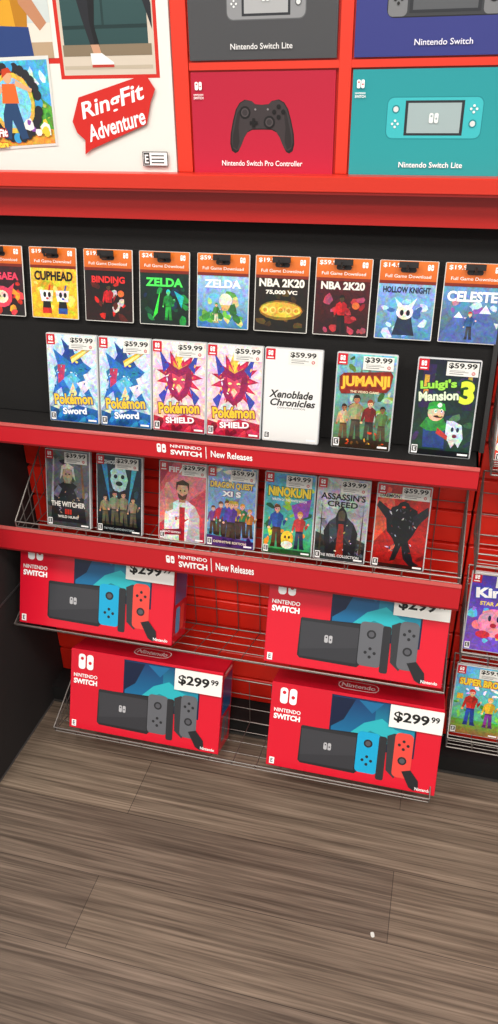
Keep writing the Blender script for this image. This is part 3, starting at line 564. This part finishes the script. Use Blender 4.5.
def e_cel(b): b.poly([(0,.1),(.3,.5),(.5,.3),(.75,.62),(1,.2),(1,0),(0,0)],'4c68a8'); b.poly([(.65,.48),(.75,.62),(.85,.48)],'e8f0f8'); b.poly([(.22,.4),(.3,.5),(.38,.4)],'e8f0f8'); b.man(.5,.05,.44,'f0c8a8','c82c3c','2c5ca8','3c3c4c')
def e_cat(b): b.ell(.5,.34,.24,.2,'e04058'); b.ell(.5,.34,.15,.12,'f0d8c8'); b.ell(.44,.36,.03,.04,'181014'); b.ell(.56,.36,.03,.04,'181014'); b.poly([(.3,.3),(.2,.6),(.4,.46)],'e04058'); b.poly([(.7,.3),(.8,.6),(.6,.46)],'e04058')
def card(x,art,w=.097,h=.129,pr='$59.99'):
    b=Bld(); R=Vector((1,0,0)); U=Vector((0,math.sin(th),math.cos(th)))
    Z=-.3955; yb=1.266+(Z+.580)*math.tan(th)-.010
    b.frame((x-w/2,yb,zz(Z)),R,U); b.box(0,w,0,h,-.0018,0,'e4e2dc','print',bev=.002)
    b.step=.00003; b.k=.0002; b.mat='art'
    b.area(.0015,.0015,w-.003,h*.78); art(b); b.mat='gloss'
    b.area(.0015,h*.71,w-.003,h*.285); b.rect(0,0,1,1,'d0601c','e27628')
    b.rect(0,0,1,.14,'7c2414'); b.txt('Full Game Download',.5,.34,.8,.14,'ffffff',.0); b.rr(.36,.5,.64,.72,.04,'1a1414'); b.txt(pr,.24,.80,.38,.22,'ffffff',.02); b.icon(.88,.74,.10,'ffffff','cf5a1e')
    p=b.P(w/2,h*.885,-.009); q=b.P(w/2,h*.885,.03); r=b.P(w/2,h*.885+.008,.034)
    b.tube(p,q,.0018,'4a4a48'); b.tube(q,r,.0018,'4a4a48'); b.box(w/2-.016,w/2+.016,h*.91,h*.91+.010,.010,.012,'1c1818','plastic',bev=.001)
    b.make('game_download_card')
cards=[(-.828,g('1c1418','3c1420',['c8281c','e84050','f0a030'],[('DISGAEA',.72,.8,.14)],'f04060',e_cat,12,3),'$24.99'),
(-.717,g('e8b020','ecc838',['f8e068','e8981c'],[('CUPHEAD',.76,.84,.17)],'101010',e_cup,6,1),'$19.99'),
(-.606,g('281010','101010',['c82018','581814','c8c4bc'],[('BINDING',.74,.7,.12)],'e83030',e_man,8,5),'$19.99'),
(-.4965,g('081c18','0c2c24',['0c4830','10304c','1c8840'],[('ZELDA',.74,.76,.15)],'50f060',e_neon,7,2),'$24.99'),
(-.386,g('3878b8','a0d0ec',['58a048','2c6cb0','d0c880'],[('ZELDA',.76,.72,.14)],'f8fcff',e_link,9,4),'$59.99'),
(-.279,g('14100c','201810',['3c2c14','584018'],[('NBA 2K20',.82,.86,.14),('75,000 VC',.66,.6,.08)],'f4f0e4',e_gold,5,4),'$19.99'),
(-.172,g('281014','4c1018',['8c1424','b03038','b0405c'],[('NBA 2K20',.82,.8,.13)],'f4f0e4',e_man,9,6),'$59.99'),
(-.064,g('4880b8','8cb8e0',['a8d0f0','3c64a0','c8dcee'],[('HOLLOW KNIGHT',.80,.84,.10)],'14203c',e_knight,9,7),'$14.99'),
(.0435,g('384878','68a0c8',['c88098','c8d8e8','8858a8'],[('CELESTE',.74,.86,.17)],'ffffff',e_cel,8,8),'$19.99')]
for x,a,p in cards: card(x,a,pr=p)

b=Bld(); b.frame((.0,.846,.0),(1,.3,0),(-.3,1,0)); b.box(0,.007,0,.010,.0,.002,'d8d8d4','print',bev=.0025); b.make('paper_scrap')

# ---------------------------------------------------------------- lights
def area(name,loc,sx,sy,p,rot=(0,0,0),col=(1,.955,.89)):
    l=bpy.data.lights.new(name,'AREA'); l.shape='RECTANGLE'; l.size=sx;l.size_y=sy;l.energy=p;l.color=col
    o=bpy.data.objects.new(name,l); o.location=loc; o.rotation_euler=rot; scene.collection.objects.link(o)
em=bpy.data.materials.new('light_diffuser'); em.use_nodes=True; pn=em.node_tree.nodes['Principled BSDF']
pn.inputs['Emission Color'].default_value=(1,.96,.9,1); pn.inputs['Emission Strength'].default_value=3
for x in (-1.3,.0,1.3):
    for y in (-1.6,-.2):
        plane_box('ceiling_light',x-.3,x+.3,y-.3,y+.3,2.985,2.999,em)
        area('ceiling_lamp',(x,y,2.97),.6,.6,27)
w=bpy.data.worlds.new('store_ambient'); scene.world=w; w.use_nodes=True
w.node_tree.nodes['Background'].inputs[0].default_value=(1,.97,.93,1); w.node_tree.nodes['Background'].inputs[1].default_value=.66
